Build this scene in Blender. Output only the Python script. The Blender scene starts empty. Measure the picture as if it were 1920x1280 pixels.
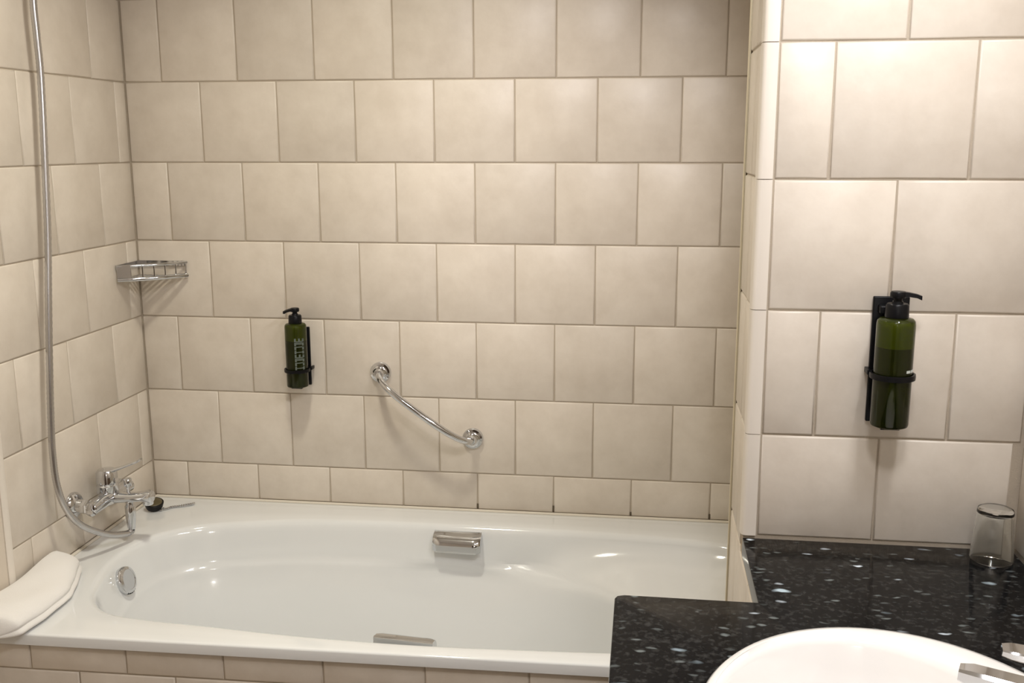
import bpy, bmesh, math, random
from mathutils import Vector, Matrix

random.seed(7)
SC = bpy.context.scene
COL = SC.collection
PI = math.pi

# ------------------------------------------------------------------ camera, world, lights, exposure
cam_d = bpy.data.cameras.new('camera')
cam_d.sensor_width = 36.0
cam_d.lens = 36.0 * 1874.9 / 1920.0
cam_d.clip_start = 0.02
cam = bpy.data.objects.new('camera', cam_d)
COL.objects.link(cam)
yaw, pitch, roll = 0.1328, 0.1956, -0.0018
fw = Vector((-math.sin(yaw) * math.cos(pitch), math.cos(yaw) * math.cos(pitch), -math.sin(pitch)))
rt = fw.cross(Vector((0, 0, 1))).normalized()
up = rt.cross(fw)
rt2 = rt * math.cos(roll) + up * math.sin(roll)
up2 = -rt * math.sin(roll) + up * math.cos(roll)
M = Matrix((rt2, up2, -fw)).transposed().to_4x4()
M.translation = Vector((1.3197, -2.4641, 1.5018))
cam.matrix_world = M
SC.camera = cam

world = bpy.data.worlds.new('world')
SC.world = world
world.use_nodes = True
world.node_tree.nodes['Background'].inputs[0].default_value = (0.9, 0.85, 0.78, 1)
world.node_tree.nodes['Background'].inputs[1].default_value = 0.02

CEIL = 2.42
def area_light(name, loc, rot, size, power, color, shape='DISK', size_y=None, spread=PI):
    d = bpy.data.lights.new(name, 'AREA')
    d.shape = shape
    d.size = size
    if size_y: d.size_y = size_y
    d.energy = power
    d.color = color
    d.spread = spread
    o = bpy.data.objects.new(name, d)
    o.location = loc
    o.rotation_euler = rot
    COL.objects.link(o)
    return o
TUB_LAMP = (0.68, -0.75, CEIL - 0.052)
ROOM_LAMP = (1.46, -2.00, CEIL - 0.052)
VAN_LAMP = (1.80, -1.38, 2.06)
area_light('tub_ceiling_lamp_light', TUB_LAMP, (0, 0, 0), 0.15, 6.6, (1.0, 0.955, 0.81), spread=math.radians(125))
area_light('room_ceiling_lamp_light', ROOM_LAMP, (0, 0, 0), 0.24, 10.0, (0.985, 0.975, 1.0))
area_light('vanity_lamp_light', (VAN_LAMP[0] - 0.045, VAN_LAMP[1], VAN_LAMP[2] - 0.02), (0, math.radians(42), 0), 0.06, 7.0, (0.975, 0.975, 1.0), 'RECTANGLE', 0.5)

REAR_FILL = (1.45, -3.20, 1.72)  # unseen lamp added behind the viewer for sheen on the back wall
wl_d = bpy.data.lights.new('rear_fill_light', 'POINT'); wl_d.energy = 12.0; wl_d.color = (0.94, 0.96, 1.0); wl_d.shadow_soft_size = 0.075
wl_o = bpy.data.objects.new('rear_fill_light', wl_d); wl_o.location = REAR_FILL; COL.objects.link(wl_o)

FILL_SPOT = Vector((1.30, -1.75, CEIL - 0.045))  # unseen spot, added to brighten the right part of the back wall
sp_d = bpy.data.lights.new('fill_spot_light', 'SPOT'); sp_d.energy = 56.0; sp_d.color = (1.0, 0.95, 0.95); sp_d.shadow_soft_size = 0.07
sp_d.spot_size = math.radians(34); sp_d.spot_blend = 1.0
sp_o = bpy.data.objects.new('fill_spot_light', sp_d); sp_o.location = FILL_SPOT
sp_o.rotation_euler = (Vector((1.10, 0.0, 1.40)) - FILL_SPOT).to_track_quat('-Z', 'Y').to_euler(); COL.objects.link(sp_o)

vs = SC.view_settings
vs.view_transform = 'Standard'
vs.look = 'None'
vs.exposure = 0.10
vs.gamma = 1.0
vs.use_curve_mapping = False

# ------------------------------------------------------------------ materials
def new_mat(name):
    m = bpy.data.materials.new(name)
    m.use_nodes = True
    nt = m.node_tree
    return m, nt, nt.nodes['Principled BSDF']
def simple(name, col, rough=0.5, metal=0.0, spec=0.5, coat=0.0, trans=0.0, ior=None, bump=None):
    m, nt, b = new_mat(name)
    b.inputs['Base Color'].default_value = (*col, 1)
    b.inputs['Roughness'].default_value = rough
    b.inputs['Metallic'].default_value = metal
    b.inputs['Specular IOR Level'].default_value = spec
    b.inputs['Coat Weight'].default_value = coat
    b.inputs['Transmission Weight'].default_value = trans
    if ior: b.inputs['IOR'].default_value = ior
    if bump:
        n = nt.nodes.new('ShaderNodeTexNoise'); n.inputs['Scale'].default_value = bump[0]; n.inputs['Detail'].default_value = 4
        tc = nt.nodes.new('ShaderNodeTexCoord'); nt.links.new(tc.outputs['Object'], n.inputs['Vector'])
        bp = nt.nodes.new('ShaderNodeBump'); bp.inputs['Strength'].default_value = bump[1]; bp.inputs['Distance'].default_value = bump[2]
        nt.links.new(n.outputs['Fac'], bp.inputs['Height']); nt.links.new(bp.outputs['Normal'], b.inputs['Normal'])
    return m

def tile_material():
    m, nt, b = new_mat('beige_tile')
    N = nt.nodes; Lk = nt.links
    tc = N.new('ShaderNodeTexCoord')
    oi = N.new('ShaderNodeObjectInfo')
    add = N.new('ShaderNodeVectorMath'); add.operation = 'ADD'
    sc = N.new('ShaderNodeVectorMath'); sc.operation = 'SCALE'; sc.inputs['Scale'].default_value = 9.0
    cx = N.new('ShaderNodeCombineXYZ')
    Lk.new(oi.outputs['Random'], cx.inputs[0]); Lk.new(oi.outputs['Random'], cx.inputs[2])
    Lk.new(cx.outputs[0], sc.inputs[0]); Lk.new(tc.outputs['Object'], add.inputs[0]); Lk.new(sc.outputs[0], add.inputs[1])
    n1 = N.new('ShaderNodeTexNoise'); n1.inputs['Scale'].default_value = 11; n1.inputs['Detail'].default_value = 5; n1.inputs['Roughness'].default_value = 0.62
    Lk.new(add.outputs[0], n1.inputs['Vector'])
    cr = N.new('ShaderNodeValToRGB')
    cr.color_ramp.elements[0].position = 0.32; cr.color_ramp.elements[0].color = (0.660, 0.588, 0.500, 1)
    cr.color_ramp.elements[1].position = 0.70; cr.color_ramp.elements[1].color = (0.755, 0.685, 0.595, 1)
    Lk.new(n1.outputs['Fac'], cr.inputs['Fac'])
    hsv = N.new('ShaderNodeHueSaturation')
    mr = N.new('ShaderNodeMapRange'); mr.inputs['To Min'].default_value = 0.955; mr.inputs['To Max'].default_value = 1.04
    Lk.new(oi.outputs['Random'], mr.inputs['Value']); Lk.new(mr.outputs[0], hsv.inputs['Value'])
    Lk.new(cr.outputs['Color'], hsv.inputs['Color']); Lk.new(hsv.outputs['Color'], b.inputs['Base Color'])
    n2 = N.new('ShaderNodeTexNoise'); n2.inputs['Scale'].default_value = 26; n2.inputs['Detail'].default_value = 3
    Lk.new(add.outputs[0], n2.inputs['Vector'])
    bp = N.new('ShaderNodeBump'); bp.inputs['Strength'].default_value = 0.22; bp.inputs['Distance'].default_value = 0.004
    Lk.new(n2.outputs['Fac'], bp.inputs['Height']); Lk.new(bp.outputs['Normal'], b.inputs['Normal'])
    b.inputs['Roughness'].default_value = 0.40
    b.inputs['Specular IOR Level'].default_value = 0.5
    return m

def granite_material():
    m, nt, b = new_mat('black_granite')
    N = nt.nodes; Lk = nt.links
    tc = N.new('ShaderNodeTexCoord')
    warp = N.new('ShaderNodeTexNoise'); warp.inputs['Scale'].default_value = 40
    Lk.new(tc.outputs['Object'], warp.inputs['Vector'])
    wv = N.new('ShaderNodeVectorMath'); wv.operation = 'MULTIPLY_ADD'
    wv.inputs[1].default_value = (0.012, 0.012, 0.012)
    Lk.new(warp.outputs['Color'], wv.inputs[0]); Lk.new(tc.outputs['Object'], wv.inputs[2])
    def flecks(scale, thr, size, rot):
        mp = N.new('ShaderNodeMapping'); mp.inputs['Scale'].default_value = (0.55, 1.2, 1.0); mp.inputs['Rotation'].default_value = (0, 0, rot)
        Lk.new(wv.outputs[0], mp.inputs['Vector'])
        v = N.new('ShaderNodeTexVoronoi'); v.inputs['Scale'].default_value = scale
        Lk.new(mp.outputs[0], v.inputs['Vector'])
        sp = N.new('ShaderNodeSeparateColor'); Lk.new(v.outputs['Color'], sp.inputs[0])
        g = N.new('ShaderNodeMath'); g.operation = 'GREATER_THAN'; g.inputs[1].default_value = thr
        Lk.new(sp.outputs[0], g.inputs[0])
        d = N.new('ShaderNodeMapRange'); d.inputs['From Min'].default_value = size; d.inputs['From Max'].default_value = size * 0.45
        Lk.new(v.outputs['Distance'], d.inputs['Value'])
        mu = N.new('ShaderNodeMath'); mu.operation = 'MULTIPLY'; Lk.new(g.outputs[0], mu.inputs[0]); Lk.new(d.outputs[0], mu.inputs[1])
        m2 = N.new('ShaderNodeMath'); m2.operation = 'MULTIPLY'; Lk.new(mu.outputs[0], m2.inputs[0]); Lk.new(sp.outputs[1], m2.inputs[1])
        return m2
    base_n = N.new('ShaderNodeTexNoise'); base_n.inputs['Scale'].default_value = 130; base_n.inputs['Detail'].default_value = 6
    Lk.new(tc.outputs['Object'], base_n.inputs['Vector'])
    cr = N.new('ShaderNodeValToRGB')
    cr.color_ramp.elements[0].position = 0.50; cr.color_ramp.elements[0].color = (0.006, 0.006, 0.0065, 1)
    cr.color_ramp.elements[1].position = 0.78; cr.color_ramp.elements[1].color = (0.040, 0.040, 0.039, 1)
    Lk.new(base_n.outputs['Fac'], cr.inputs['Fac'])
    last = cr.outputs['Color']
    for (scale, thr, size, rot, col) in ((46, 0.93, 0.42, 0.35, (0.50, 0.62, 0.70, 1)), (95, 0.84, 0.42, -0.5, (0.16, 0.18, 0.18, 1)), (70, 0.955, 0.36, 1.0, (0.80, 0.90, 1.0, 1))):
        f = flecks(scale, thr, size, rot)
        mx = N.new('ShaderNodeMix'); mx.data_type = 'RGBA'
        Lk.new(f.outputs[0], mx.inputs['Factor']); Lk.new(last, mx.inputs['A']); mx.inputs['B'].default_value = col
        last = mx.outputs['Result']
    Lk.new(last, b.inputs['Base Color'])
    b.inputs['Roughness'].default_value = 0.10
    b.inputs['Specular IOR Level'].default_value = 0.05
    return m

TILE = tile_material()
GRANITE = granite_material()
GROUT = simple('grout', (0.44, 0.375, 0.295), 0.9, bump=(300, 0.3, 0.002))
TRIM = simple('cream_trim', (0.80, 0.735, 0.65), 0.30)
BEAD = simple('cream_bead', (0.72, 0.64, 0.46), 0.35)
GAP = simple('dark_sealant', (0.10, 0.075, 0.045), 0.8)
PLASTER = simple('painted_plaster', (0.70, 0.62, 0.52), 0.7, bump=(60, 0.2, 0.002))
CEILM = simple('ceiling_paint', (0.80, 0.77, 0.72), 0.8, bump=(80, 0.1, 0.002))
FLOORM = simple('floor_stone', (0.30, 0.24, 0.18), 0.4, bump=(30, 0.1, 0.002))
ENAMEL = simple('white_enamel', (0.785, 0.795, 0.79), 0.10, spec=0.5, coat=0.4)
CERAMIC = simple('white_ceramic', (0.90, 0.88, 0.86), 0.07, spec=0.5, coat=0.3)
SILICONE = simple('silicone', (0.74, 0.68, 0.58), 0.5)
CHROME = simple('chrome', (0.66, 0.67, 0.69), 0.08, metal=1.0)
HOSE = simple('hose_metal', (0.56, 0.55, 0.55), 0.27, metal=1.0)
DARKM = simple('dark_slot', (0.03, 0.03, 0.03), 0.5)
BLACK = simple('black_plastic', (0.006, 0.006, 0.007), 0.32, spec=0.16)
RUBBER = simple('black_rubber', (0.008, 0.007, 0.007), 0.42, spec=0.2)
BRASS = simple('olive_plug_top', (0.09, 0.07, 0.03), 0.35)
INK = simple('pale_ink', (0.13, 0.155, 0.13), 0.6)
LIQUID = simple('dark_green_soap', (0.007, 0.010, 0.0025), 0.25, spec=0.2)
LIT_CORE = simple('olive_painted_light', (0.070, 0.078, 0.008), 0.5, spec=0.2)  # paler olive stands in for light passing through the bottle top
INKW = simple('white_ink', (0.62, 0.66, 0.62), 0.6)
TOWEL = simple('white_terry', (0.84, 0.82, 0.79), 0.95, spec=0.1, bump=(900, 0.35, 0.002))
VANM = simple('vanity_panel', (0.20, 0.15, 0.11), 0.5, bump=(40, 0.1, 0.002))
BOTTLE = simple('olive_green_plastic', (0.42, 0.50, 0.06), 0.06, spec=0.3, trans=0.985, ior=1.36)
GLASS = simple('clear_glass', (0.97, 0.985, 0.98), 0.0, trans=1.0, ior=1.45)
def emission(name, col, s):
    m, nt, b = new_mat(name)
    b.inputs['Base Color'].default_value = (0.8, 0.8, 0.8, 1)
    b.inputs['Emission Color'].default_value = (*col, 1)
    b.inputs['Emission Strength'].default_value = s
    return m
LAMPW = emission('lamp_diffuser', (1.0, 0.88, 0.70), 2.0)

# ------------------------------------------------------------------ mesh helpers
class MB:
    def __init__(s): s.v = []; s.f = []
    def add(s, vs_, fs_):
        o = len(s.v); s.v += [tuple(v) for v in vs_]; s.f += [tuple(i + o for i in f) for f in fs_]; return s
    def box(s, a, b, ch=0.0):
        x0, y0, z0 = a; x1, y1, z1 = b
        if ch <= 0:
            vs_ = [(x0, y0, z0), (x1, y0, z0), (x1, y1, z0), (x0, y1, z0), (x0, y0, z1), (x1, y0, z1), (x1, y1, z1), (x0, y1, z1)]
            return s.add(vs_, [(0, 3, 2, 1), (4, 5, 6, 7), (0, 1, 5, 4), (1, 2, 6, 5), (2, 3, 7, 6), (3, 0, 4, 7)])
        bm = bmesh.new()
        r = bmesh.ops.create_cube(bm, size=1)
        for v in bm.verts:
            v.co = Vector(((x0 + x1) / 2 + v.co.x * (x1 - x0), (y0 + y1) / 2 + v.co.y * (y1 - y0), (z0 + z1) / 2 + v.co.z * (z1 - z0)))
        bmesh.ops.bevel(bm, geom=list(bm.edges), offset=ch, segments=3, profile=0.5, affect='EDGES')
        bm.verts.ensure_lookup_table(); bm.verts.index_update()
        s.add([v.co[:] for v in bm.verts], [[v.index for v in f.verts] for f in bm.faces])
        bm.free(); return s
    def loft(s, rings, close=True, cap0=True, cap1=True):
        n = len(rings[0]); vs_ = [p for r in rings for p in r]; fs_ = []
        for i in range(len(rings) - 1):
            for j in range(n if close else n - 1):
                k = (j + 1) % n
                fs_.append((i * n + j, i * n + k, (i + 1) * n + k, (i + 1) * n + j))
        if cap0: fs_.append(tuple(reversed(range(n))))
        if cap1: fs_.append(tuple(range((len(rings) - 1) * n, len(rings) * n)))
        return s.add(vs_, fs_)
    def tube(s, pts, r, n=14, caps=True):
        pts = [Vector(p) for p in pts]; rr = r if isinstance(r, (list, tuple)) else [r] * len(pts)
        rings = []; nrm = None
        for i, p in enumerate(pts):
            t = (pts[min(i + 1, len(pts) - 1)] - pts[max(i - 1, 0)]).normalized()
            if nrm is None:
                a = Vector((0, 0, 1)) if abs(t.z) < 0.9 else Vector((1, 0, 0))
                nrm = (a - t * a.dot(t)).normalized()
            else:
                nrm = (nrm - t * nrm.dot(t)).normalized()
            b = t.cross(nrm)
            rings.append([p + (nrm * math.cos(2 * PI * k / n) + b * math.sin(2 * PI * k / n)) * rr[i] for k in range(n)])
        return s.loft(rings, True, caps, caps)
    def lathe(s, prof, origin, axis=(0, 0, 1), n=32, caps=True, sx=1.0):
        ax = Vector(axis).normalized(); a = Vector((0, 0, 1)) if abs(ax.z) < 0.9 else Vector((1, 0, 0))
        u = (a - ax * a.dot(ax)).normalized(); w = ax.cross(u); o = Vector(origin)
        rings = [[o + ax * h + (u * math.cos(2 * PI * k / n) * sx + w * math.sin(2 * PI * k / n)) * max(r, 1e-5) for k in range(n)] for (r, h) in prof]
        return s.loft(rings, True, caps, caps)

def link(name, me, mat, parent=None, loc=None):
    o = bpy.data.objects.new(name, me); COL.objects.link(o)
    if mat and not me.materials: me.materials.append(mat)
    if parent: o.parent = parent
    if loc: o.location = loc
    return o
def root_loc(p):
    l = Vector((0, 0, 0))
    while p is not None: l = l + p.location; p = p.parent
    return l
def part(name, mb, mat, parent=None, smooth=40):
    """verts of mb are in place coordinates; the part's origin coincides with its thing's origin."""
    l = root_loc(parent)
    me = bpy.data.meshes.new(name)
    me.from_pydata([(x - l.x, y - l.y, z - l.z) for (x, y, z) in mb.v], [], mb.f)
    bm = bmesh.new(); bm.from_mesh(me); bmesh.ops.recalc_face_normals(bm, faces=bm.faces); bm.to_mesh(me); bm.free()
    if smooth:
        for p in me.polygons: p.use_smooth = True
        me.set_sharp_from_angle(angle=math.radians(smooth))
    return link(name, me, mat, parent)
def tag(o, label, cat, group=None):
    o['label'] = label; o['category'] = cat
    if group: o['group'] = group
    return o
def thing(name, label, cat, loc, group=None):
    o = bpy.data.objects.new(name, None); COL.objects.link(o); o.location = loc
    o.empty_display_size = 0.05
    return tag(o, label, cat, group)
def struct(name, mb, mat, label=None, smooth=0):
    o = part(name, mb, mat, None, smooth); o['kind'] = 'structure'
    if label: o['label'] = label
    return o
def catmull(pts, n, closed=False):
    pts = [Vector(p) for p in pts]; out = []
    m = len(pts); segs = m if closed else m - 1
    for i in range(segs):
        if closed: p0, p1, p2, p3 = pts[(i - 1) % m], pts[i], pts[(i + 1) % m], pts[(i + 2) % m]
        else: p0, p1, p2, p3 = pts[max(i - 1, 0)], pts[i], pts[i + 1], pts[min(i + 2, m - 1)]
        for k in range(n):
            t = k / n
            out.append(0.5 * ((2 * p1) + (p2 - p0) * t + (2 * p0 - 5 * p1 + 4 * p2 - p3) * t * t + (-p0 + 3 * p1 - 3 * p2 + p3) * t ** 3))
    if not closed: out.append(pts[-1])
    return out

# ------------------------------------------------------------------ dimensions of the place
ZB = 1.455            # height of one tile course line
T = 0.2               # tile module
RIM = 0.552           # bath rim
CT = 0.874            # counter top
YV = -0.8956          # plane of the vanity wall
XP = 1.486            # end face of the partition
XR = 1.903            # right wall
XA = 1.70             # right end of the bath recess
YREAR = -3.3

# ------------------------------------------------------------------ tiles
TILE_CACHE = {}
def tile_mesh(w, h, variant):
    """pillowed tile lying in the XZ plane, face towards -Y at y=0"""
    key = (round(w, 4), round(h, 4), variant)
    if key in TILE_CACHE: return TILE_CACHE[key]
    rnd = random.Random(hash(key) & 0xffff)
    mb = MB()
    def ring(inset, y, jit=0.0):
        a, b = w / 2 - inset, h / 2 - inset
        pts = []
        for (sx, sz) in ((-1, -1), (0, -1), (1, -1), (1, 0), (1, 1), (0, 1), (-1, 1), (-1, 0)):
            pts.append((sx * a + rnd.uniform(-jit, jit), y, sz * b + rnd.uniform(-jit, jit)))
        return pts
    r0 = ring(0.0, 0.0085); r1 = ring(0.0, 0.0030, 0.0004); r2 = ring(0.0012, 0.0009, 0.0004); r3 = ring(0.0032, 0.0, 0.0005)
    mb.loft([r0, r1, r2, r3], True, False, True)
    me = bpy.data.meshes.new('tile')
    me.from_pydata(mb.v, [], mb.f)
    bm = bmesh.new(); bm.from_mesh(me); bmesh.ops.recalc_face_normals(bm, faces=bm.faces)
    # an open back: make sure the face looks to -Y
    f = max(bm.faces, key=lambda f: f.calc_area())
    if f.normal.y > 0: bmesh.ops.reverse_faces(bm, faces=bm.faces)
    bm.to_mesh(me); bm.free()
    for p in me.polygons: p.use_smooth = True
    me.set_sharp_from_angle(angle=math.radians(50))
    me.materials.append(TILE)
    TILE_CACHE[key] = me
    return me
def tile_wall(parent, u0, u1, z0, z1, odd_off, even_off, place, zline=ZB, g=0.0022):
    k0 = math.floor((z0 - zline) / T + 1e-6); k1 = math.ceil((z1 - zline) / T - 1e-6)
    for k in range(k0, k1):
        a = max(z0, zline + k * T); b = min(z1, zline + (k + 1) * T)
        if b - a < 0.015: continue
        off = odd_off if k % 2 else even_off
        j0 = math.floor((u0 - off) / T + 1e-6); j1 = math.ceil((u1 - off) / T - 1e-6)
        for j in range(j0, j1):
            c = max(u0, off + j * T); d = min(u1, off + (j + 1) * T)
            if d - c < 0.012: continue
            w, h = d - c - g, b - a - g
            me = tile_mesh(w, h, random.randrange(3))
            o = link('tile', me, None, parent)
            pos, rz = place((c + d) / 2, (a + b) / 2)
            o.location = pos; o.rotation_euler = (random.uniform(-.0025, .0025), 0, rz + random.uniform(-.0025, .0025))

REC = 0.0026          # grout lies this far behind the tile faces
# ---- back wall
wall_back = struct('wall_back', MB().box((-0.12, REC, 0), (XR + 0.12, 0.12, CEIL)), GROUT, 'beige tiled wall behind the bath')
tile_wall(wall_back, 0.0004, XA, RIM + 0.004, CEIL, 0.0985, -0.0015, lambda u, z: ((u, 0, z), 0))
for k_ in range(4, 8):
    xs_ = 0.0985 + 0.2 * k_
    part('grout_stain', MB().box((xs_ - 0.0018, -0.0002, RIM + 0.006), (xs_ + 0.0018, 0.002, RIM + 0.016 + 0.004 * (k_ % 3)), 0.0006), GAP, wall_back, 0)
# ---- left wall : tiled beside the bath, plain beyond the trim
wall_left = struct('wall_left', MB().box((-0.12, YREAR, 0), (-REC, REC, CEIL)), GROUT, 'beige tiled wall at the tap end of the bath')
tile_wall(wall_left, -0.622, -0.0004, RIM + 0.004, CEIL, -0.152, -0.252, lambda u, z: ((0, u, z), PI / 2))
trim = MB()
trim.loft([[(-0.006, -0.6230, z), (0.0028, -0.6230, z), (0.0040, -0.628, z), (0.0040, -0.637, z), (0.0015, -0.6420, z), (-0.006, -0.6420, z)] for z in (RIM + 0.002, CEIL)], True)
t1 = struct('trim_1', trim, TRIM, 'cream edge strip ending the tiles of the left wall', 50)
part('plaster_face', MB().box((-0.004, YREAR, 0), (-0.0008, -0.6425, CEIL)), PLASTER, wall_left, 0)
# ---- partition: vanity wall + end face
UP = RIM + 0.003
vw = MB()
vw.box((XP + REC, YV + REC, UP), (XR + 0.12, -0.694, CEIL))
vw.box((XP + REC, YV + REC, 0), (XR + 0.12, -0.785, UP))
wall_vanity = struct('wall_vanity', vw, GROUT, 'pale tiled partition wall behind the washbasin counter')
tile_wall(wall_vanity, XP + 0.0235, XR - 0.0015, CT + 0.0035, CEIL, 1.69, 1.59, lambda u, z: ((u, YV, z), 0), zline=ZB - 0.0074)
tile_wall(wall_vanity, YV + 0.0235, -0.700, UP + 0.003, CEIL, -0.600, -0.600, lambda u, z: ((XP, u, z), -PI / 2), zline=ZB - 0.005)
# corner strip with a rounded nose, one length per tile course
t2 = None
zl = ZB - 0.0074
k = math.floor((CT - zl) / T)
t2mesh = MB()
corner_prof = [(XP + 0.022, YV + 0.006), (XP + 0.022, YV - 0.0012), (XP + 0.006, YV - 0.0016), (XP + 0.0015, YV + 0.0002), (XP - 0.0014, YV + 0.0045), (XP - 0.0016, YV + 0.021), (XP + 0.006, YV + 0.021)]
t2 = struct('trim_2', MB().box((XP + 0.003, YV + 0.003, CT + 0.002), (XP + 0.021, YV + 0.021, CEIL)), GROUT, 'pale rounded corner strip at the partition edge')
while zl + k * T < CEIL:
    a = max(CT + 0.003, zl + k * T) + 0.0006; b = min(CEIL, zl + (k + 1) * T) - 0.0006
    if b - a > 0.01:
        part('corner_strip', MB().loft([[(x, y, z) for (x, y) in corner_prof] for z in (a, b)], True), TRIM, t2, 50)
    k += 1
t3 = struct('trim_3', MB().box((XP - 0.0035, -0.700, UP), (XP + 0.012, -0.6935, CEIL), 0.0012), BEAD, 'thin cream edge bead at the bath side of the partition', 50)
part('sealant_gap', MB().box((XP + 0.0004, -0.7035, UP), (XP + 0.004, -0.7001, CEIL)), GAP, t3, 0)
# ---- low wall that carries the counter beside the bath
wall_low = struct('wall_low', MB().box((XP + REC, -1.115, 0), (XR, YV + REC, CT - 0.032)), GROUT, 'low tiled wall under the counter beside the bath')
tile_wall(wall_low, -1.113, -0.700, RIM + 0.006, CT - 0.034, -0.900, -0.800, lambda u, z: ((XP, u, z), -PI / 2), zline=CT - 0.034 - T)
# ---- right wall, recess end, rear, floor, ceiling
wall_right = struct('wall_right', MB().box((XR + REC, YREAR, 0), (XR + 0.12, YV + REC, CEIL)), GROUT, 'pale tiled wall at the right of the counter')
tile_wall(wall_right, -2.0, YV - 0.0015, CT + 0.0035, CEIL, -1.05, -1.15, lambda u, z: ((XR, u, z), -PI / 2), zline=ZB - 0.0074)
wall_end = struct('wall_recess', MB().box((XA + REC, -0.6935, 0), (XA + 0.10, REC, CEIL)), GROUT, 'tiled wall closing the far end of the bath recess')
tile_wall(wall_end, -0.69, -0.0015, RIM + 0.004, CEIL, -0.152, -0.252, lambda u, z: ((XA, u, z), -PI / 2))
struct('wall_rear', MB().box((-0.12, YREAR - 0.1, 0), (XR + 0.12, YREAR, CEIL)), PLASTER, 'plain beige wall behind the viewer')
dr = struct('added_dark_door_1', MB().box((0.40, YREAR + 0.0005, 0.002), (1.25, YREAR + 0.03, 2.04), 0.003), simple('dark_wood', (0.075, 0.045, 0.028), 0.4, bump=(30, 0.1, 0.002)), 'dark wooden door added unseen behind the viewer for dark reflections')  # unseen slab, added to darken chrome reflections and cut bounce light
for zz_ in (0.15, 1.10):
    part('panel', MB().box((0.52, YREAR + 0.0302, zz_), (1.13, YREAR + 0.042, zz_ + 0.80), 0.004), simple('dark_wood_panel', (0.085, 0.050, 0.030), 0.4), dr, 0)
struct('floor', MB().box((-0.12, YREAR - 0.1, -0.1), (XR + 0.12, 0.12, 0)), FLOORM, 'brown stone floor')
struct('ceiling', MB().box((-0.12, YREAR - 0.1, CEIL), (XR + 0.12, 0.12, CEIL + 0.1)), CEILM, 'pale painted ceiling')
# ---- tiled apron below the bath rim (stands very slightly out of square)
SK = 0.0227
def front(x): return -0.7835 + SK * x
ap = MB()
for (xa, xb) in ((0.002, XP - 0.006),):
    ya, yb = front(xa) + 0.0125, front(xb) + 0.0125
    vs_ = [(xa, ya, 0), (xb, yb, 0), (xb, yb + 0.012, 0), (xa, ya + 0.012, 0), (xa, ya, RIM - 0.0245), (xb, yb, RIM - 0.0245), (xb, yb + 0.012, RIM - 0.0245), (xa, ya + 0.012, RIM - 0.0245)]
    ap.add(vs_, [(0, 3, 2, 1), (4, 5, 6, 7), (0, 1, 5, 4), (1, 2, 6, 5), (2, 3, 7, 6), (3, 0, 4, 7)])
wall_apron = struct('wall_apron', ap, GROUT, 'tiled front panel below the bath rim')
tile_wall(wall_apron, 0.004, XP - 0.008, 0.0, RIM - 0.0255, 0.022, 0.122, lambda u, z: ((u, front(u) + 0.0098, z), SK), zline=ZB - 0.984 - T * 0)

# ------------------------------------------------------------------ bath
def ring_pts(ctrl, z, n=6):
    return [(p.x, p.y, z) for p in catmull([(x, y, 0) for (x, y) in ctrl], n, True)]
rim_ctrl = [(.103, -.40), (.108, -.32), (.140, -.255), (.215, -.190), (.33, -.148), (.46, -.120), (.65, -.106), (.88, -.104), (1.10, -.105), (1.28, -.112), (1.45, -.128), (1.56, -.165), (1.615, -.25), (1.63, -.41),
            (1.615, -.57), (1.56, -.65), (1.45, -.688), (1.28, -.703), (1.10, -.714), (.88, -.722), (.65, -.716), (.46, -.700), (.33, -.690), (.225, -.668), (.155, -.595), (.118, -.49)]
NC = len(rim_ctrl)
CX, CY = 0.85, -0.412
def inset(ctrl, d):
    out = []
    m = len(ctrl)
    for i, (x, y) in enumerate(ctrl):
        a = Vector(ctrl[(i - 1) % m]); b = Vector(ctrl[(i + 1) % m]); t = (b - a).normalized()
        nx, ny = t.y, -t.x
        if (CX - x) * nx + (CY - y) * ny < 0: nx, ny = -nx, -ny
        dd = d(i) if callable(d) else d
        out.append((x + nx * dd, y + ny * dd))
    return out
def mirror_y(y): return 2 * CY - y
# shelf (arm rest) lines: crease where the upper wall meets it, and its edge
crease = {8: (1.06, -.120), 9: (1.19, -.200), 10: (1.31, -.285), 11: (1.38, -.33), 12: (1.42, -.37), 13: (1.435, CY)}
edge = {7: (.905, -.128), 8: (1.09, -.176), 9: (1.21, -.232), 10: (1.30, -.295), 11: (1.35, -.335), 12: (1.375, -.37), 13: (1.385, CY)}
r_c = inset(rim_ctrl, lambda i: 0.030 if i not in (24, 25, 0, 1) else 0.035)
r_e = inset(rim_ctrl, lambda i: 0.042 if i not in (24, 25, 0, 1) else 0.045)
for d, r in ((crease, r_c), (edge, r_e)):
    for i, p in d.items():
        r[i] = p
        j = 26 - i
        if j != i: r[j] = (p[0], mirror_y(p[1]))
low = inset(rim_ctrl, 0.115)
for i in range(NC):
    x, y = low[i]
    if x > 1.2: low[i] = (1.2 + (x - 1.2) * 0.18, CY + (y - CY) * 0.82)
    elif x > 0.8: low[i] = (x, CY + (y - CY) * (1 - 0.18 * (x - 0.8) / 0.4))
low2 = [(CX - 0.05 + (x - CX + 0.05) * 0.93, CY + (y - CY) * 0.86) for (x, y) in low]
low3 = [(CX - 0.05 + (x - CX + 0.05) * 0.5, CY + (y - CY) * 0.45) for (x, y) in low]
levels = [(inset(rim_ctrl, -0.008), RIM), (inset(rim_ctrl, -0.001), RIM - 0.0015), (inset(rim_ctrl, 0.005), RIM - 0.006), (inset(rim_ctrl, 0.0095), RIM - 0.014), (inset(rim_ctrl, 0.013), RIM - 0.026)]
def mixr(a, b, t): return [(a[i][0] * (1 - t) + b[i][0] * t, a[i][1] * (1 - t) + b[i][1] * t) for i in range(NC)]
r_top = inset(rim_ctrl, 0.013)
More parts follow.
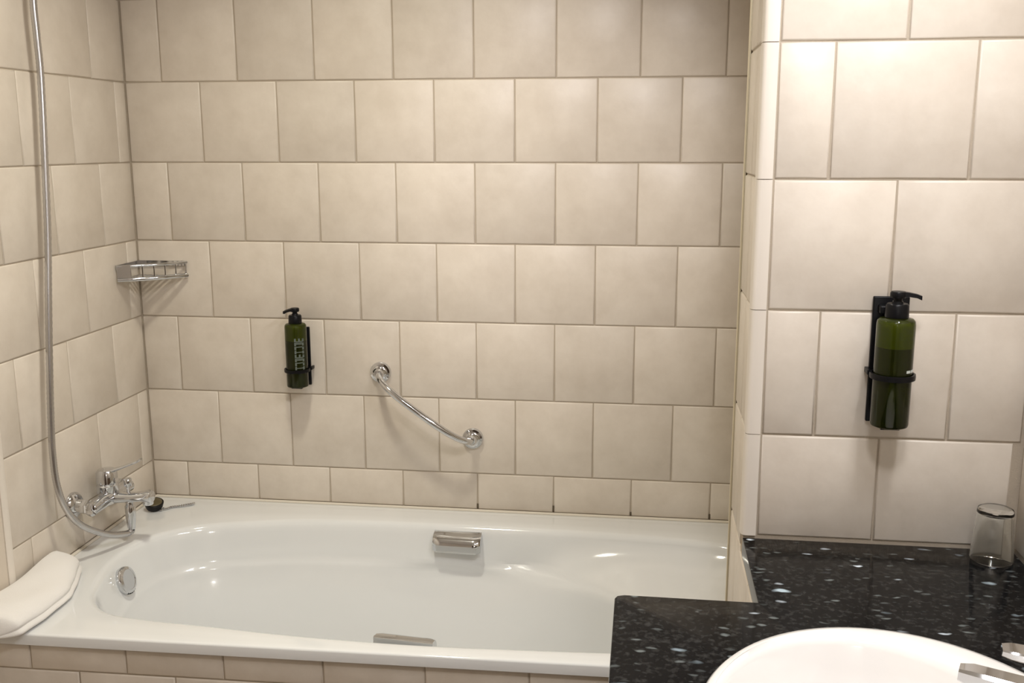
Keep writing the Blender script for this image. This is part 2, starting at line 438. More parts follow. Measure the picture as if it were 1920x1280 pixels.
levels += [(mixr(r_top, r_c, 0.45), RIM - 0.055), (mixr(r_top, r_c, 0.86), RIM - 0.082), (r_c, RIM - 0.092), (mixr(r_c, r_e, 0.5), RIM - 0.100), (mixr(r_c, r_e, 0.85), RIM - 0.108), (r_e, RIM - 0.118)]
levels += [(mixr(r_e, low, 0.12), RIM - 0.135), (mixr(r_e, low, 0.40), RIM - 0.20), (mixr(r_e, low, 0.75), RIM - 0.29), (low, RIM - 0.35), (mixr(low, low2, 0.5), RIM - 0.378), (low2, RIM - 0.392), (low3, RIM - 0.396)]
rings = [ring_pts(c, z) for (c, z) in levels]
n_r = len(rings[0])
# flat rim out to the outer edge
corners = [Vector((0.0015, front(0.0) + 0.0)), Vector((XA - 0.0015, front(XA))), Vector((XA - 0.0015, -0.0015)), Vector((0.0015, -0.0015))]
def outer_at(px, py, ins=0.0):
    d = Vector((px - CX, py - CY)); best = None
    for i in range(4):
        a, b = corners[i], corners[(i + 1) % 4]
        e = b - a; den = d.x * e.y - d.y * e.x
        if abs(den) < 1e-9: continue
        w = a - Vector((CX, CY)); t = (w.x * e.y - w.y * e.x) / den; s_ = (w.x * d.y - w.y * d.x) / den
        if t > 0 and -1e-6 <= s_ <= 1 + 1e-6 and (best is None or t < best): best = t
    return [CX + d.x * best, CY + d.y * best]
outer = [outer_at(p[0], p[1]) for p in rings[0]]
for c in corners:
    i = min(range(n_r), key=lambda i: (outer[i][0] - c.x) ** 2 + (outer[i][1] - c.y) ** 2)
    outer[i] = [c.x, c.y]
def shrink(p, d): return (min(max(p[0], 0.0015 + d), XA - 0.0015 - d), min(max(p[1], front(p[0]) + d), -0.0015 - d))
orings = []
for (d, z) in ((0.007, RIM + 0.0004), (0.0030, RIM - 0.0002), (0.0008, RIM - 0.0016), (0.0, RIM - 0.004), (0.0, RIM - 0.023), (0.004, RIM - 0.0242)):
    orings.append([(*shrink(p, d), z) for p in outer])
def mid(t): return [(rings[0][i][0] * (1 - t) + orings[0][i][0] * t, rings[0][i][1] * (1 - t) + orings[0][i][1] * t, RIM + 0.0004 * t) for i in range(n_r)]
tub_root = thing('bathtub', 'white built-in bathtub with a wide tap-end deck under the tiled wall', 'bathtub', (0.85, -0.40, 0.0))
all_rings = list(reversed(orings)) + [mid(0.66), mid(0.33)] + rings
tub = part('basin', MB().loft(all_rings, True, False, True), ENAMEL, tub_root, 60)
sil = MB(); sil.tube([(0.006, -0.003, RIM + 0.002), (XA - 0.004, -0.003, RIM + 0.002)], 0.0042, 8); sil.tube([(0.003, -0.006, RIM + 0.002), (0.003, -0.62, RIM + 0.002)], 0.0042, 8)
part('sealant_line', sil, SILICONE, tub_root)
# overflow on the tap-end wall
ofc = Vector((0.1290, -0.418, RIM - 0.052)); oax = Vector((0.95, 0.0, 0.30)).normalized()
ofm = MB().lathe([(0.0, -0.006), (0.030, -0.006), (0.0325, 0.004), (0.0325, 0.010), (0.0305, 0.0135), (0.024, 0.0155), (0.0235, 0.0145), (0.0, 0.0140)], ofc, oax)
of = part('overflow_cover', ofm, CHROME, tub_root)
sl = MB(); c2 = ofc + oax * 0.009
for a in range(5):
    th = -PI / 2 + (a - 2) * 0.22
    u = Vector((0, 1, 0)); w = oax.cross(u)
    sgn = -1 if w.z > 0 else 1
    pdir = u * math.cos(th) * 1 + w * (math.sin(th) * (1 if w.z > 0 else -1))
    p_ = c2 + pdir * 0.0318
    sl.lathe([(0.0024, -0.004), (0.0024, 0.0028)], p_ - pdir * 0.001, pdir, 8)
part('overflow_slot', sl, DARKM, of)
part('drain_cover', MB().lathe([(0.034, 0), (0.034, 0.003), (0.030, 0.006), (0.0, 0.007)], (0.36, CY, RIM - 0.397)), CHROME, tub_root)
# grips on both long sides
def grip(cx, cy, sgn, rot, dz=0.0):
    g = MB()
    prof = []
    for i in range(9):
        t = i / 8; a = t * PI * 0.52
        prof.append((0.018 + 0.030 * math.sin(a), -0.004 - 0.026 * (1 - math.cos(a))))
    prof = [(0.0, -0.001), (0.008, -0.0005)] + prof + [(0.046, -0.044), (0.040, -0.047), (0.030, -0.036), (0.012, -0.018), (0.0, -0.014)]
    rg = []
    L = 0.122; ns = 13
    for i in range(ns):
        x = -L / 2 + L * i / (ns - 1); e = 1 - max(0, (abs(x) - L / 2 + 0.010) / 0.010) ** 2 * 0.16
        rg.append([(cx + x * math.cos(rot) - 0, cy + sgn * (y * e) + x * math.sin(rot), RIM - 0.012 + dz + z * (1 if e > .99 else 0.94)) for (y, z) in prof])
    g.loft(rg, True)
    return part('grip', g, CHROME, tub_root, 35)
grip(0.868, -0.108, -1, -0.035)
grip(0.868, -0.7055, 1, -0.10, 0.0105)

# ------------------------------------------------------------------ bath mixer
mx = thing('bath_mixer', 'chrome wall-mounted bath mixer with lever and diverter above the bath deck', 'tap', (0.0, -0.312, 0.665))
zc_ = 0.664
for yy in (-0.390, -0.236):
    part('wall_flange', MB().lathe([(0.0, 0.0002), (0.032, 0.0002), (0.032, 0.004), (0.026, 0.012), (0.016, 0.015), (0.0145, 0.026), (0.0, 0.026)], (0.0006, yy, zc_ + 0.005), (1, 0, 0)), CHROME, mx)
    part('wall_union', MB().lathe([(0.015, 0.022), (0.0175, 0.024), (0.0175, 0.040), (0.015, 0.043)], (0.0006, yy, zc_ + 0.003), (1, 0, 0), 6), CHROME, mx)
body = MB()
body.tube([(0.050, -0.405, zc_), (0.050, -0.400, zc_), (0.050, -0.345, zc_ + 0.002), (0.050, -0.312, zc_ + 0.003), (0.050, -0.28, zc_ + 0.002), (0.050, -0.225, zc_), (0.050, -0.221, zc_)], [0.010, 0.0165, 0.0175, 0.0225, 0.0175, 0.0165, 0.010], 20)
part('body', body, CHROME, mx)
part('spout', MB().loft([[(x, -0.312 + w * math.cos(a), zz + h * math.sin(a)) for a in [2 * PI * k / 16 for k in range(16)]] for (x, w, h, zz) in ((0.052, 0.020, 0.017, zc_), (0.075, 0.018, 0.0135, zc_ + 0.001), (0.110, 0.0165, 0.0115, zc_ + 0.003), (0.134, 0.016, 0.012, zc_ + 0.006), (0.148, 0.017, 0.0155, zc_ + 0.007), (0.157, 0.0165, 0.0155, zc_ + 0.006), (0.1595, 0.013, 0.012, zc_ + 0.005))], True), CHROME, mx)
part('aerator', MB().lathe([(0.011, 0.0), (0.0125, 0.002), (0.0125, 0.012)], (0.147, -0.312, zc_ - 0.014), (0, 0, 1), 20), CHROME, mx)
part('cartridge_housing', MB().lathe([(0.023, 0.010), (0.0255, 0.014), (0.0255, 0.032), (0.0235, 0.034), (0.0235, 0.037), (0.0255, 0.039), (0.0245, 0.062), (0.020, 0.070), (0.0, 0.073)], (0.046, -0.312, zc_), (0, 0, 1), 28), CHROME, mx)
lev = MB()
lp = [(0.044, 0.062, 0.015, 0.006), (0.062, 0.068, 0.012, 0.0055), (0.085, 0.076, 0.008, 0.0042), (0.110, 0.086, 0.0068, 0.0036), (0.126, 0.093, 0.0080, 0.0040), (0.137, 0.099, 0.0060, 0.0035)]
lev.loft([[(x, -0.312 + w * math.cos(a), zc_ + z + h * math.sin(a)) for a in [2 * PI * k / 14 for k in range(14)]] for (x, z, w, h) in lp], True)
part('lever', lev, CHROME, mx)
part('diverter_knob', MB().lathe([(0.004, 0.0), (0.004, 0.016), (0.0085, 0.018), (0.0095, 0.022), (0.0095, 0.034), (0.007, 0.037), (0.0, 0.038)], (0.099, -0.312, zc_ + 0.013), (0, 0, 1), 20), CHROME, mx)
part('hose_outlet', MB().lathe([(0.0085, -0.078), (0.0095, -0.074), (0.0125, -0.046), (0.0125, -0.020), (0.010, -0.016), (0.010, -0.006)], (0.100, -0.312, zc_), (0, 0, 1), 20), CHROME, mx)

# ------------------------------------------------------------------ shower hose, handset
hose_pts = [(0.040, -0.395, 1.98), (0.033, -0.404, 1.90), (0.03, -0.412, 1.80), (0.03, -0.411, 1.734), (0.03, -0.410, 1.647), (0.03, -0.421, 1.49), (0.03, -0.437, 1.308), (0.03, -0.456, 1.17), (0.03, -0.477, 1.008), (0.03, -0.490, 0.889), (0.032, -0.497, 0.831), (0.036, -0.499, 0.764), (0.044, -0.488, 0.704), (0.06, -0.458, 0.650), (0.08, -0.391, 0.602), (0.094, -0.338, 0.582), (0.0995, -0.317, 0.580), (0.100, -0.312, 0.5845)]
hp = catmull(hose_pts, 22)
rad = [0.0073 + 0.00035 * (1 if i % 2 else -1) for i in range(len(hp))]
tag(part('shower_hose', MB().tube(hp, rad, 12), HOSE, None, 80), 'long grey metal shower hose hanging in front of the left tiled wall', 'hose')
hs = thing('hand_shower', 'chrome hand shower in its wall holder above the hose', 'shower', (0.04, -0.395, 1.98))
part('handle', MB().tube([(0.040, -0.395, 1.975), (0.045, -0.395, 2.05), (0.060, -0.395, 2.13), (0.085, -0.395, 2.17)], [0.010, 0.011, 0.012, 0.014], 16), CHROME, hs)
part('head', MB().lathe([(0.02, 0.014), (0.038, 0.008), (0.042, 0.0), (0.040, -0.006), (0.0, -0.006)], (0.096, -0.395, 2.178), (-0.75, 0, 0.66), 24), CHROME, hs)
part('holder', MB().lathe([(0.020, 0.0005), (0.020, 0.008), (0.012, 0.012), (0.012, 0.036)], (0.0, -0.395, 2.03), (1, 0, 0), 20), CHROME, hs)

# ------------------------------------------------------------------ plug on a chain
pl = thing('bath_plug', 'black rubber bath plug with chrome chain lying on the bath deck', 'plug', (0.042, -0.075, RIM))
pax = Vector((0.12, -0.20, 0.97)).normalized()
part('stopper', MB().lathe([(0.019, 0.0), (0.0215, 0.004), (0.024, 0.014), (0.0245, 0.017), (0.023, 0.0185)], (0.049, -0.102, RIM + 0.006), pax), RUBBER, pl)
part('stopper_cap', MB().lathe([(0.0215, 0.0175), (0.019, 0.0198), (0.008, 0.0205), (0.0, 0.0205)], (0.049, -0.102, RIM + 0.006), pax), BRASS, pl)
ch_path = catmull([(0.073, -0.106, RIM + 0.010), (0.080, -0.100, RIM + 0.004), (0.086, -0.083, RIM + 0.0035), (0.104, -0.072, RIM + 0.0035), (0.122, -0.058, RIM + 0.0035), (0.137, -0.048, RIM + 0.0035), (0.131, -0.060, RIM + 0.0035), (0.114, -0.073, RIM + 0.0035), (0.092, -0.084, RIM + 0.0035), (0.078, -0.103, RIM + 0.0035), (0.068, -0.108, RIM + 0.0035), (0.076, -0.114, RIM + 0.0035)], 8)
chm = MB()
acc = 0; prev = ch_path[0]; beads = []
for p in ch_path:
    if (p - prev).length >= 0.0042 or not beads: beads.append(p); prev = p
for p in beads: chm.lathe([(0.0, -0.0028), (0.0023, -0.0016), (0.0029, 0), (0.0023, 0.0016), (0.0, 0.0028)], p, (0, 0, 1), 8)
chm.tube(ch_path, 0.0007, 5)
part('chain', chm, CHROME, pl)

# ------------------------------------------------------------------ corner soap basket
bs = thing('corner_basket', 'chrome wire soap basket in the tiled corner above the bath', 'basket', (0.0, 0.0, 1.165))
zt, zb_ = 1.200, 1.166
LW, BW = -0.120, 0.138
def strip(p, q_, z0, z1, th):
    p = Vector(p); q_ = Vector(q_); d = (q_ - p).normalized(); nn = Vector((d.y, -d.x))
    m = MB(); vs_ = []
    for z in (z0, z1):
        for a in (p, q_):
            for s_ in (-1, 1):
                c = a + nn * th / 2 * s_; vs_.append((c.x, c.y, z))
    m.add(vs_, [(0, 1, 3, 2), (4, 6, 7, 5), (0, 2, 6, 4), (1, 5, 7, 3), (0, 4, 5, 1), (2, 3, 7, 6)])
    return m
part('wall_strip', strip((0.0035, LW + 0.004), (0.0035, -0.004), zt - 0.010, zt + 0.003, 0.004), CHROME, bs, 0)
part('wall_strip', strip((0.004, -0.0035), (BW - 0.004, -0.0035), zt - 0.010, zt + 0.003, 0.004), CHROME, bs, 0)
PA, PB = Vector((0.006, LW)), Vector((BW, -0.006))
nf = Vector((1, -1)).normalized()
def fpt(t, z, bul=0.012): 
    c = PA.lerp(PB, t) + nf * bul * math.sin(PI * t); return (c.x, c.y, z)
part('front_rail', MB().tube([fpt(i / 16, zt) for i in range(17)], 0.0036, 10), CHROME, bs)
part('front_rail', MB().tube([fpt(i / 16, zb_) for i in range(17)], 0.0058, 10), CHROME, bs)
part('end_plate', MB().loft([[fpt(t, z, 0.016) for (t, z) in ((0.0, zb_ - 0.003), (0.0, zt + 0.003))] + [fpt(t, z, 0.016) for (t, z) in ((0.17, zt + 0.003), (0.17, zb_ - 0.003))], [(a[0] + 0.002, a[1] - 0.002, a[2]) for a in ([fpt(t, z, 0.016) for (t, z) in ((0.0, zb_ - 0.003), (0.0, zt + 0.003))] + [fpt(t, z, 0.016) for (t, z) in ((0.17, zt + 0.003), (0.17, zb_ - 0.003))])]], True), CHROME, bs, 0)
for i in range(7):
    t = 0.02 + 0.96 * i / 6
    part('upright', MB().tube([fpt(t, zb_), fpt(t, zt)], 0.0021, 8), CHROME, bs)
for i in range(7):
    f = 0.15 + 0.85 * i / 7
    a = (0.003, LW * f, zb_ - 0.002); b = (BW * f, -0.003, zb_ - 0.002)
    part('floor_wire', MB().tube([a, b], 0.0023, 8), CHROME, bs)
part('floor_spine', MB().tube([(0.004, -0.004, zb_ - 0.005), fpt(0.5, zb_ - 0.004)], 0.002, 8), CHROME, bs)

# ------------------------------------------------------------------ grab bar
gb = thing('grab_bar', 'curved chrome grab bar sloping on the wall above the bath', 'grab bar', (0.767, 0.0, 0.835))
A0 = Vector((0.647, 0, ZB - 0.535)); B0 = Vector((0.888, 0, ZB - 0.704))
bar_pts = []
for i in range(81):
    ph = PI * i / 80; cph, sph = math.cos(ph), math.sin(ph); e = 2 / 2.9
    s_ = 0.5 - 0.5 * math.copysign(abs(cph) ** e, cph); dep = 0.082 * abs(sph) ** e
    bar_pts.append(A0.lerp(B0, s_) + Vector((0, 0.001 - dep, -0.003 * sph)))
part('bar', MB().tube(bar_pts, 0.0088, 20), CHROME, gb)
for e in (A0, B0):
    fl = part('flange', MB().lathe([(0.0, 0.0004), (0.0275, 0.0004), (0.0275, 0.006), (0.0255, 0.009), (0.0205, 0.010), (0.0195, 0.0125), (0.014, 0.015), (0.0105, 0.022), (0.009, 0.026)], e, (0, -1, 0), 32, True), CHROME, gb)

# ------------------------------------------------------------------ pump bottles in wall holders
def holder(name, label, x, ywall, zbase, group, top=0.192, hw=0.0265, ring_z=0.078):
    h = thing(name, label, 'holder', (x, ywall, zbase), group)
    part('back_plate', MB().box((x - hw, ywall - 0.0075, zbase - 0.004), (x + hw, ywall - 0.0003, zbase + top), 0.0018), BLACK, h, 50)
    cy = ywall - 0.0435
    rp = []
    zr_ = zbase + ring_z
    ring = MB()
    sec = []
    for k in range(36):
        a = 2 * PI * k / 36
        cxr, cyr = math.cos(a), math.sin(a)
        sec.append([(x + cxr * r, cy + cyr * r, zr_ + dz) for (r, dz) in ((0.0296, -0.004), (0.0326, -0.004), (0.0330, 0.0), (0.0326, 0.004), (0.0296, 0.004))])
    sec.append(sec[0])
    ring.loft(sec, True, False, False)
    part('ring', ring, BLACK, h, 50)
    part('ring_arm', MB().box((x - 0.0325, cy + 0.018, zr_ - 0.004), (x - 0.0265, ywall - 0.002, zr_ + 0.004), 0.001), BLACK, h, 50)
    part('ring_arm', MB().box((x + 0.0265, cy + 0.018, zr_ - 0.004), (x + 0.0325, ywall - 0.002, zr_ + 0.004), 0.001), BLACK, h, 50)
    part('foot_ledge', MB().box((x - 0.014, cy - 0.010, zbase - 0.0045), (x + 0.014, ywall - 0.004, zbase - 0.0008), 0.001), BLACK, h, 50)
    if top > 0.18: part('neck_clip', MB().box((x - 0.020, cy + 0.0178, zbase + 0.168), (x + 0.020, ywall - 0.006, zbase + 0.180), 0.002), BLACK, h, 50)
    return h
def bottle(label, x, ywall, zbase, nozzle, marks, ink):
    cy = ywall - 0.0435
    b = thing('pump_bottle', label, 'bottle', (x, cy, zbase), 'green pump bottles')
    R_ = 0.0278
    prof = [(0.0, 0.0), (R_ - 0.004, 0.0), (R_ - 0.001, 0.0015), (R_, 0.005), (R_, 0.157), (R_ - 0.0010, 0.162), (R_ - 0.004, 0.1652), (R_ - 0.010, 0.1665), (0.0125, 0.167), (0.0125, 0.170)]
    bd = part('body', MB().lathe(prof, (x, cy, zbase), (0, 0, 1), 40), BOTTLE, b)
    part('contents', MB().lathe([(0.0, 0.003), (R_ - 0.0035, 0.003), (R_ - 0.0018, 0.006), (R_ - 0.0018, 0.122), (0.0, 0.126)], (x, cy, zbase), (0, 0, 1), 32), LIQUID, bd)
    part('painted_light_core', MB().lathe([(0.0, 0.1265), (R_ - 0.0018, 0.1225), (R_ - 0.0018, 0.152), (R_ - 0.006, 0.160), (0.0, 0.162)], (x, cy, zbase), (0, 0, 1), 32), LIT_CORE, bd)  # paler core: light entering the empty top, put into the colour
    z = zbase + 0.167
    pm = part('collar', MB().lathe([(0.0, 0.0), (0.0168, 0.0), (0.0170, 0.002), (0.0164, 0.018), (0.0145, 0.0205), (0.0085, 0.021), (0.0076, 0.024), (0.0, 0.024)], (x, cy, z), (0, 0, 1), 28), BLACK, b)
    part('stem', MB().lathe([(0.0062, 0.019), (0.0062, 0.034)], (x, cy, z), (0, 0, 1), 16), BLACK, b)
    hd = MB().lathe([(0.0, 0.029), (0.0105, 0.029), (0.0115, 0.031), (0.0115, 0.036), (0.0100, 0.0385), (0.0, 0.039)], (x, cy, z), (0, 0, 1), 24)
    phd = part('pump_head', hd, BLACK, b)
    d = Vector((math.cos(nozzle), math.sin(nozzle), 0)); w = Vector((-d.y, d.x, 0))
    nz = MB()
    rg = []
    for (s_, hw, za, zb2) in ((0.004, 0.0075, 0.031, 0.0385), (0.015, 0.0058, 0.0315, 0.0375), (0.026, 0.0045, 0.0300, 0.0355), (0.033, 0.0036, 0.0270, 0.0330)):
        c = Vector((x, cy, z)) + d * s_
        rg.append([c + w * hw + Vector((0, 0, za)), c - w * hw + Vector((0, 0, za)), c - w * hw * 0.8 + Vector((0, 0, zb2)), c + w * hw * 0.8 + Vector((0, 0, zb2))])
    nz.loft(rg, True)
    part('nozzle', nz, BLACK, phd, 30)
    mk = MB()
    for (a0, a1, z0, z1) in marks:
        n = max(1, int(abs(a1 - a0) / 6))
        inner = []; outer_ = []
        vs_ = []
        for i in range(n + 1):
            a = math.radians(a0 + (a1 - a0) * i / n)
            for (r, zz) in ((R_ - 0.0002, z0), (R_ + 0.00025, z0), (R_ + 0.00025, z1), (R_ - 0.0002, z1)):
                vs_.append((x + r * math.sin(a), cy - r * math.cos(a), zbase + zz))
        fs_ = []
        for i in range(n):
            for k in range(4):
                fs_.append((i * 4 + k, i * 4 + (k + 1) % 4, (i + 1) * 4 + (k + 1) % 4, (i + 1) * 4 + k))
        fs_ += [(3, 2, 1, 0), (n * 4, n * 4 + 1, n * 4 + 2, n * 4 + 3)]
        mk.add(vs_, fs_)
    if marks: part('printed_lettering', mk, ink, bd, 0)
    return b
# vertical lettering too blurred to read: upright strokes and crossbars, one blurred character above the other
letters = []
rl = random.Random(3)
zz = 0.049
for g in range(8):
    h = 0.0088
    letters += [(10, 19, zz, zz + h), (52, 62, zz, zz + h * 0.9)]
    pat = g % 4
    if pat in (0, 2): letters.append((19, 52, zz + h * 0.40, zz + h * 0.62))
    if pat in (1, 2): letters.append((19, 52, zz + h * 0.74, zz + h))
    if pat in (3,): letters += [(19, 52, zz, zz + h * 0.24), (31, 40, zz + 0.24 * h, zz + h)]
    zz += 0.0104
Z1 = ZB - 0.569
holder('bottle_holder', 'black wall holder carrying the bottle above the bath', 0.4375, 0.0, Z1, 'black bottle holders', 0.150, 0.0235, 0.044)
bottle('green pump bottle with grey vertical lettering on the wall above the bath', 0.4375, 0.0, Z1, math.radians(232), letters, INK)
Z2 = ZB - 0.374
holder('bottle_holder', 'black wall holder carrying the bottle above the counter', 1.692, YV, Z2, 'black bottle holders')
bottle('green pump bottle on the pale wall above the black counter', 1.692, YV, Z2, math.radians(-12), [(30, 46, 0.0865, 0.0905), (50, 62, 0.0865, 0.0905), (66, 74, 0.0865, 0.0905)], INKW)

# ------------------------------------------------------------------ counter, sink, tap, glass
SX, SY, SA, SB = 1.607, -1.461, 0.220, 0.247
YN = -1.133; XF = 1.2885; YE = -2.15
outl = [(XP + 0.0015, YV - 0.0012), (XP + 0.0015, YN), (XF + 0.012, YN), (XF + 0.0035, YN - 0.0035), (XF, YN - 0.012), (XF, YE), (XR - 0.0015, YE), (XR - 0.0015, YV - 0.0012)]
def ray_out(ang):
    d = Vector((math.cos(ang), math.sin(ang))); best = None; o = Vector((SX, SY))
    for i in range(len(outl)):
        a = Vector(outl[i]); b = Vector(outl[(i + 1) % len(outl)]); e = b - a; den = d.x * e.y - d.y * e.x
        if abs(den) < 1e-12: continue
        w = a - o; t = (w.x * e.y - w.y * e.x) / den; s_ = (w.x * d.y - w.y * d.x) / den
        if t > 0 and -1e-6 <= s_ <= 1 + 1e-6 and (best is None or t < best): best = t
    return o + d * best
angs = sorted(set([round(2 * PI * k / 72 - PI, 6) for k in range(72)] + [round(math.atan2(y - SY, x - SX), 6) for (x, y) in outl]))
exact = {round(math.atan2(y - SY, x - SX), 6): (x, y) for (x, y) in outl}
oring = [exact[a] if a in exact else tuple(ray_out(a)) for a in angs]
hole = [(SX + (SA - 0.018) * math.cos(math.atan2(math.sin(a) / (SB - .018), math.cos(a) / (SA - .018))), SY + (SB - 0.018) * math.sin(math.atan2(math.sin(a) / (SB - .018), math.cos(a) / (SA - .018)))) for a in angs]
def ins2(p, d):
    v = Vector((SX - p[0], SY - p[1])).normalized() * d; return (p[0] + v.x, p[1] + v.y)
crs = []
crs.append([(*h, CT - 0.03) for h in hole])
crs.append([(*h, CT) for h in hole])
crs.append([(*ins2(p, 0.003), CT) for p in oring])
crs.append([(*ins2(p, 0.0008), CT - 0.0009) for p in oring])
crs.append([(*p, CT - 0.003) for p in oring])
crs.append([(*p, CT - 0.030) for p in oring])
cm = MB().loft(crs + [crs[0]], True, False, False)
tag(part('vanity_counter', cm, GRANITE, None, 30), 'black speckled granite counter with a notch around the partition corner', 'counter')
vb = thing('vanity_cabinet', 'dark panelled vanity base under the granite counter', 'cabinet', (1.62, -1.63, 0))
part('front_panel', MB().box((1.335, -2.10, 0.10), (1.355, -1.118, CT - 0.0305), 0.001), VANM, vb, 0)
part('end_panel', MB().box((1.3555, -2.10, 0.0), (XR - 0.002, -2.08, CT - 0.0305), 0.001), VANM, vb, 0)
part('plinth', MB().box((1.375, -2.079, 0.0), (1.395, -1.118, 0.0995), 0.001), VANM, vb, 0)

sink = thing('washbasin', 'white oval drop-in washbasin set in the black counter', 'sink', (SX, SY, CT))
def ell(cx, cy, a, b, z, n=96): return [(cx + a * math.cos(2 * PI * k / n), cy + b * math.sin(2 * PI * k / n), z) for k in range(n)]
IX, IY, IA, IB = 1.577, SY, 0.166, 0.208
sr = [ell(SX, SY, SA - 0.022, SB - 0.022, CT - 0.02), ell(SX, SY, SA - 0.022, SB - 0.022, CT + 0.0003), ell(SX, SY, SA - 0.001, SB - 0.001, CT + 0.0003), ell(SX, SY, SA, SB, CT + 0.003), ell(SX, SY, SA - 0.0015, SB - 0.0015, CT + 0.009), ell(SX, SY, SA - 0.006, SB - 0.006, CT + 0.0135), ell(SX, SY, SA - 0.014, SB - 0.014, CT + 0.0155)]
def mixe(t, z): return ell(SX + (IX - SX) * t, SY, SA - 0.014 + (IA + 0.010 - SA + 0.014) * t, SB - 0.014 + (IB + 0.010 - SB + 0.014) * t, z)
sr += [mixe(0.5, CT + 0.0155), mixe(1.0, CT + 0.014)]
sr += [ell(IX, IY, IA + 0.004, IB + 0.004, CT + 0.011), ell(IX, IY, IA, IB, CT + 0.004)]
for (f, z) in ((0.965, -0.02), (0.90, -0.06), (0.78, -0.10), (0.58, -0.128), (0.32, -0.142), (0.12, -0.147)): sr.append(ell(IX, IY, IA * f, IB * f, CT + z))
part('bowl', MB().loft(sr, True, False, True), CERAMIC, sink, 60)
part('drain', MB().lathe([(0.0, 0.0), (0.022, 0.0), (0.022, 0.003), (0.018, 0.005), (0.0, 0.0055)], (IX, IY, CT - 0.148)), CHROME, sink)

bt = thing('basin_tap', 'chrome single-lever basin tap on the washbasin rim', 'tap', (1.785, -1.47, CT + 0.014))
bx, by = 1.787, -1.470
part('body', MB().lathe([(0.0, 0.0), (0.026, 0.0), (0.026, 0.006), (0.022, 0.010), (0.0215, 0.085), (0.019, 0.092), (0.0, 0.094)], (bx, by, CT + 0.0145)), CHROME, bt)
def bar(p, q_, w0, w1, h0, h1, ns=10, dip=0.0):
    p = Vector(p); q_ = Vector(q_); d = (q_ - p).normalized(); s_ = d.cross(Vector((0, 0, 1))).normalized(); u = s_.cross(d)
    rg = []
    for i in range(ns + 1):
        t = i / ns; c = p.lerp(q_, t); w = w0 + (w1 - w0) * t; h = h0 + (h1 - h0) * t
        e = 1.0 if t < 0.93 else 1 - ((t - 0.93) / 0.07) ** 2 * 0.25
        ch = min(w, h) * 0.35
        rg.append([c + s_ * (sx * e) + u * (sz * e) for (sx, sz) in ((-w, -h + ch), (-w + ch, -h), (w - ch, -h), (w, -h + ch), (w, h - ch), (w - ch, h), (-w + ch, h), (-w, h - ch))])
    return MB().loft(rg, True)
part('spout', bar((bx, by, CT + 0.060), (1.666, -1.420, CT + 0.068), 0.0165, 0.0125, 0.013, 0.0090), CHROME, bt, 30)
part('lever', bar((bx - 0.002, by, CT + 0.106), (1.697, -1.448, CT + 0.111), 0.0150, 0.0120, 0.007, 0.0045), CHROME, bt, 30)

gx, gy = 1.857, -0.940
gp = [(0.0300, 0.0), (0.0312, 0.0012), (0.0262, 0.078), (0.0252, 0.0815), (0.022, 0.083), (0.0, 0.0825)]
gi = [(0.0, 0.0735), (0.0225, 0.074), (0.0244, 0.071), (0.0290, 0.0012)]
gl = MB().lathe(gp + gi + [gp[0]], (gx, gy, CT + 0.0006), (0, 0, 1), 48, False)
tag(part('drinking_glass', gl, GLASS, None, 40), 'clear glass tumbler upside down in the counter corner', 'glass')

# ------------------------------------------------------------------ towel over the tap-end corner of the bath rim
tw = MB()
nT = 34; rg = []
path = [(-0.455, 0.0), (-0.84, 0.0)]
rt_ = random.Random(5)
for i in range(nT + 1):
    t = i / nT
    y = -0.468 - 0.345 * t
    e = math.sqrt(max(0.0, 1 - ((0.10 - t) / 0.10) ** 2)) if t < 0.10 else (math.sqrt(max(0.0, 1 - ((t - 0.95) / 0.05) ** 2)) if t > 0.95 else 1.0)
    e = max(e, 0.12)
    wR = 0.050 + 0.078 * min(1, t / 0.45) ** 0.8 - 0.01 * max(0, t - 0.6)
    hT = 0.047 - 0.005 * t + 0.004 * math.sin(t * 9)
    sag = 0.0
    wob = 0.0025 * math.sin(t * 9 + 1) + 0.0008 * math.sin(t * 27)
    x0 = 0.006
    xr = x0 + (wR + wob) * (0.55 + 0.45 * e)
    h = hT * e
    prof = [(x0, 0.001), (x0 + 0.3 * (xr - x0), 0.0008), (xr - 0.018, 0.001), (xr - 0.004, 0.004), (xr, 0.010), (xr - 0.003, 0.016), (xr - 0.009, 0.0195), (xr - 0.006, 0.0235), (xr - 0.007, 0.032), (xr - 0.016, 0.042), (xr - 0.036, 0.0495), (xr - 0.065, 0.052), (x0 + 0.25 * (xr - x0), 0.0525), (x0 + 0.004, 0.050), (x0, 0.044)]
    rg.append([(px, y, RIM + 0.0012 + pz / 0.052 * h + 0.0015 * math.sin(px * 70 + t * 11) * (1 if pz > 0.02 else 0)) for (px, pz) in prof])
tw.loft(rg, True)
towel = part('towel', tw, TOWEL, None, 70)
tag(towel, 'folded white terry towel lying on the left corner of the bath rim', 'towel')
sub = towel.modifiers.new('smooth', 'SUBSURF'); sub.levels = 1; sub.render_levels = 2

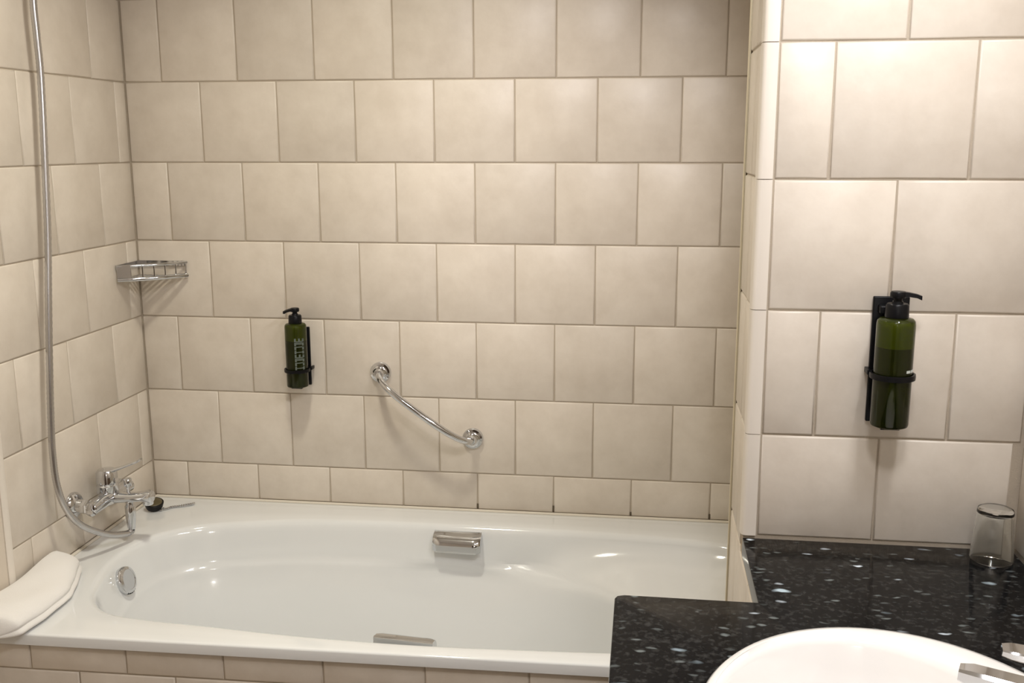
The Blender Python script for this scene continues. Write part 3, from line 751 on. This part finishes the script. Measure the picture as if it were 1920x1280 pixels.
# ------------------------------------------------------------------ lamps of the room, with the added fill lamps
def ceiling_lamp(label, loc):
    l = thing('ceiling_lamp', label, 'lamp', (loc[0], loc[1], CEIL), 'round ceiling lamps')
    part('rim', MB().lathe([(0.118, -0.0005), (0.150, -0.0005), (0.155, -0.02), (0.150, -0.045), (0.128, -0.048), (0.124, -0.044), (0.118, -0.03)], (loc[0], loc[1], CEIL), (0, 0, 1), 40, False), CHROME, l)
    part('diffuser', MB().lathe([(0.117, -0.001), (0.123, -0.030), (0.118, -0.046), (0.0, -0.048)], (loc[0], loc[1], CEIL), (0, 0, 1), 40), LAMPW, l)
ceiling_lamp('round ceiling lamp above the front of the bath', TUB_LAMP)
ceiling_lamp('round ceiling lamp in the middle of the room', ROOM_LAMP)
vl = thing('vanity_lamp', 'long tubular wall lamp above the washbasin', 'lamp', (XR, VAN_LAMP[1], VAN_LAMP[2]))
part('bracket', MB().box((1.83, VAN_LAMP[1] - 0.05, VAN_LAMP[2] - 0.02), (XR - 0.0005, VAN_LAMP[1] + 0.05, VAN_LAMP[2] + 0.02), 0.003), CHROME, vl)
part('tube', MB().tube([(VAN_LAMP[0], VAN_LAMP[1] - 0.26, VAN_LAMP[2]), (VAN_LAMP[0], VAN_LAMP[1] + 0.26, VAN_LAMP[2])], 0.03, 20), LAMPW, vl)

wl = thing('added_rear_lamp', 'round globe fill lamp added unseen on the rear wall', 'lamp', (REAR_FILL[0], YREAR, REAR_FILL[2]))
part('bracket', MB().lathe([(0.05, 0.0004), (0.05, 0.01), (0.02, 0.014), (0.02, 0.045)], (REAR_FILL[0], YREAR, REAR_FILL[2]), (0, 1, 0), 24), CHROME, wl)
part('bulb', MB().lathe([(0.05 * math.sin(PI * i / 12), -0.05 * math.cos(PI * i / 12)) for i in range(13)], REAR_FILL, (0, 0, 1), 24), LAMPW, wl)

sl_ = thing('added_fill_spot', 'small chrome unseen spotlight added to brighten the wall above the bath', 'lamp', (FILL_SPOT.x, FILL_SPOT.y, CEIL))
sp_dir = (Vector((1.10, 0.0, 1.40)) - FILL_SPOT).normalized()
part('mount', MB().lathe([(0.045, -0.0004), (0.045, -0.008), (0.012, -0.010), (0.012, -0.03)], (FILL_SPOT.x, FILL_SPOT.y - 0.05, CEIL), (0, 0, 1), 24), CHROME, sl_)
part('barrel', MB().lathe([(0.0, -0.075), (0.030, -0.070), (0.034, -0.02), (0.036, -0.006), (0.033, -0.006), (0.030, -0.025), (0.0, -0.028)], FILL_SPOT, sp_dir, 24), CHROME, sl_)
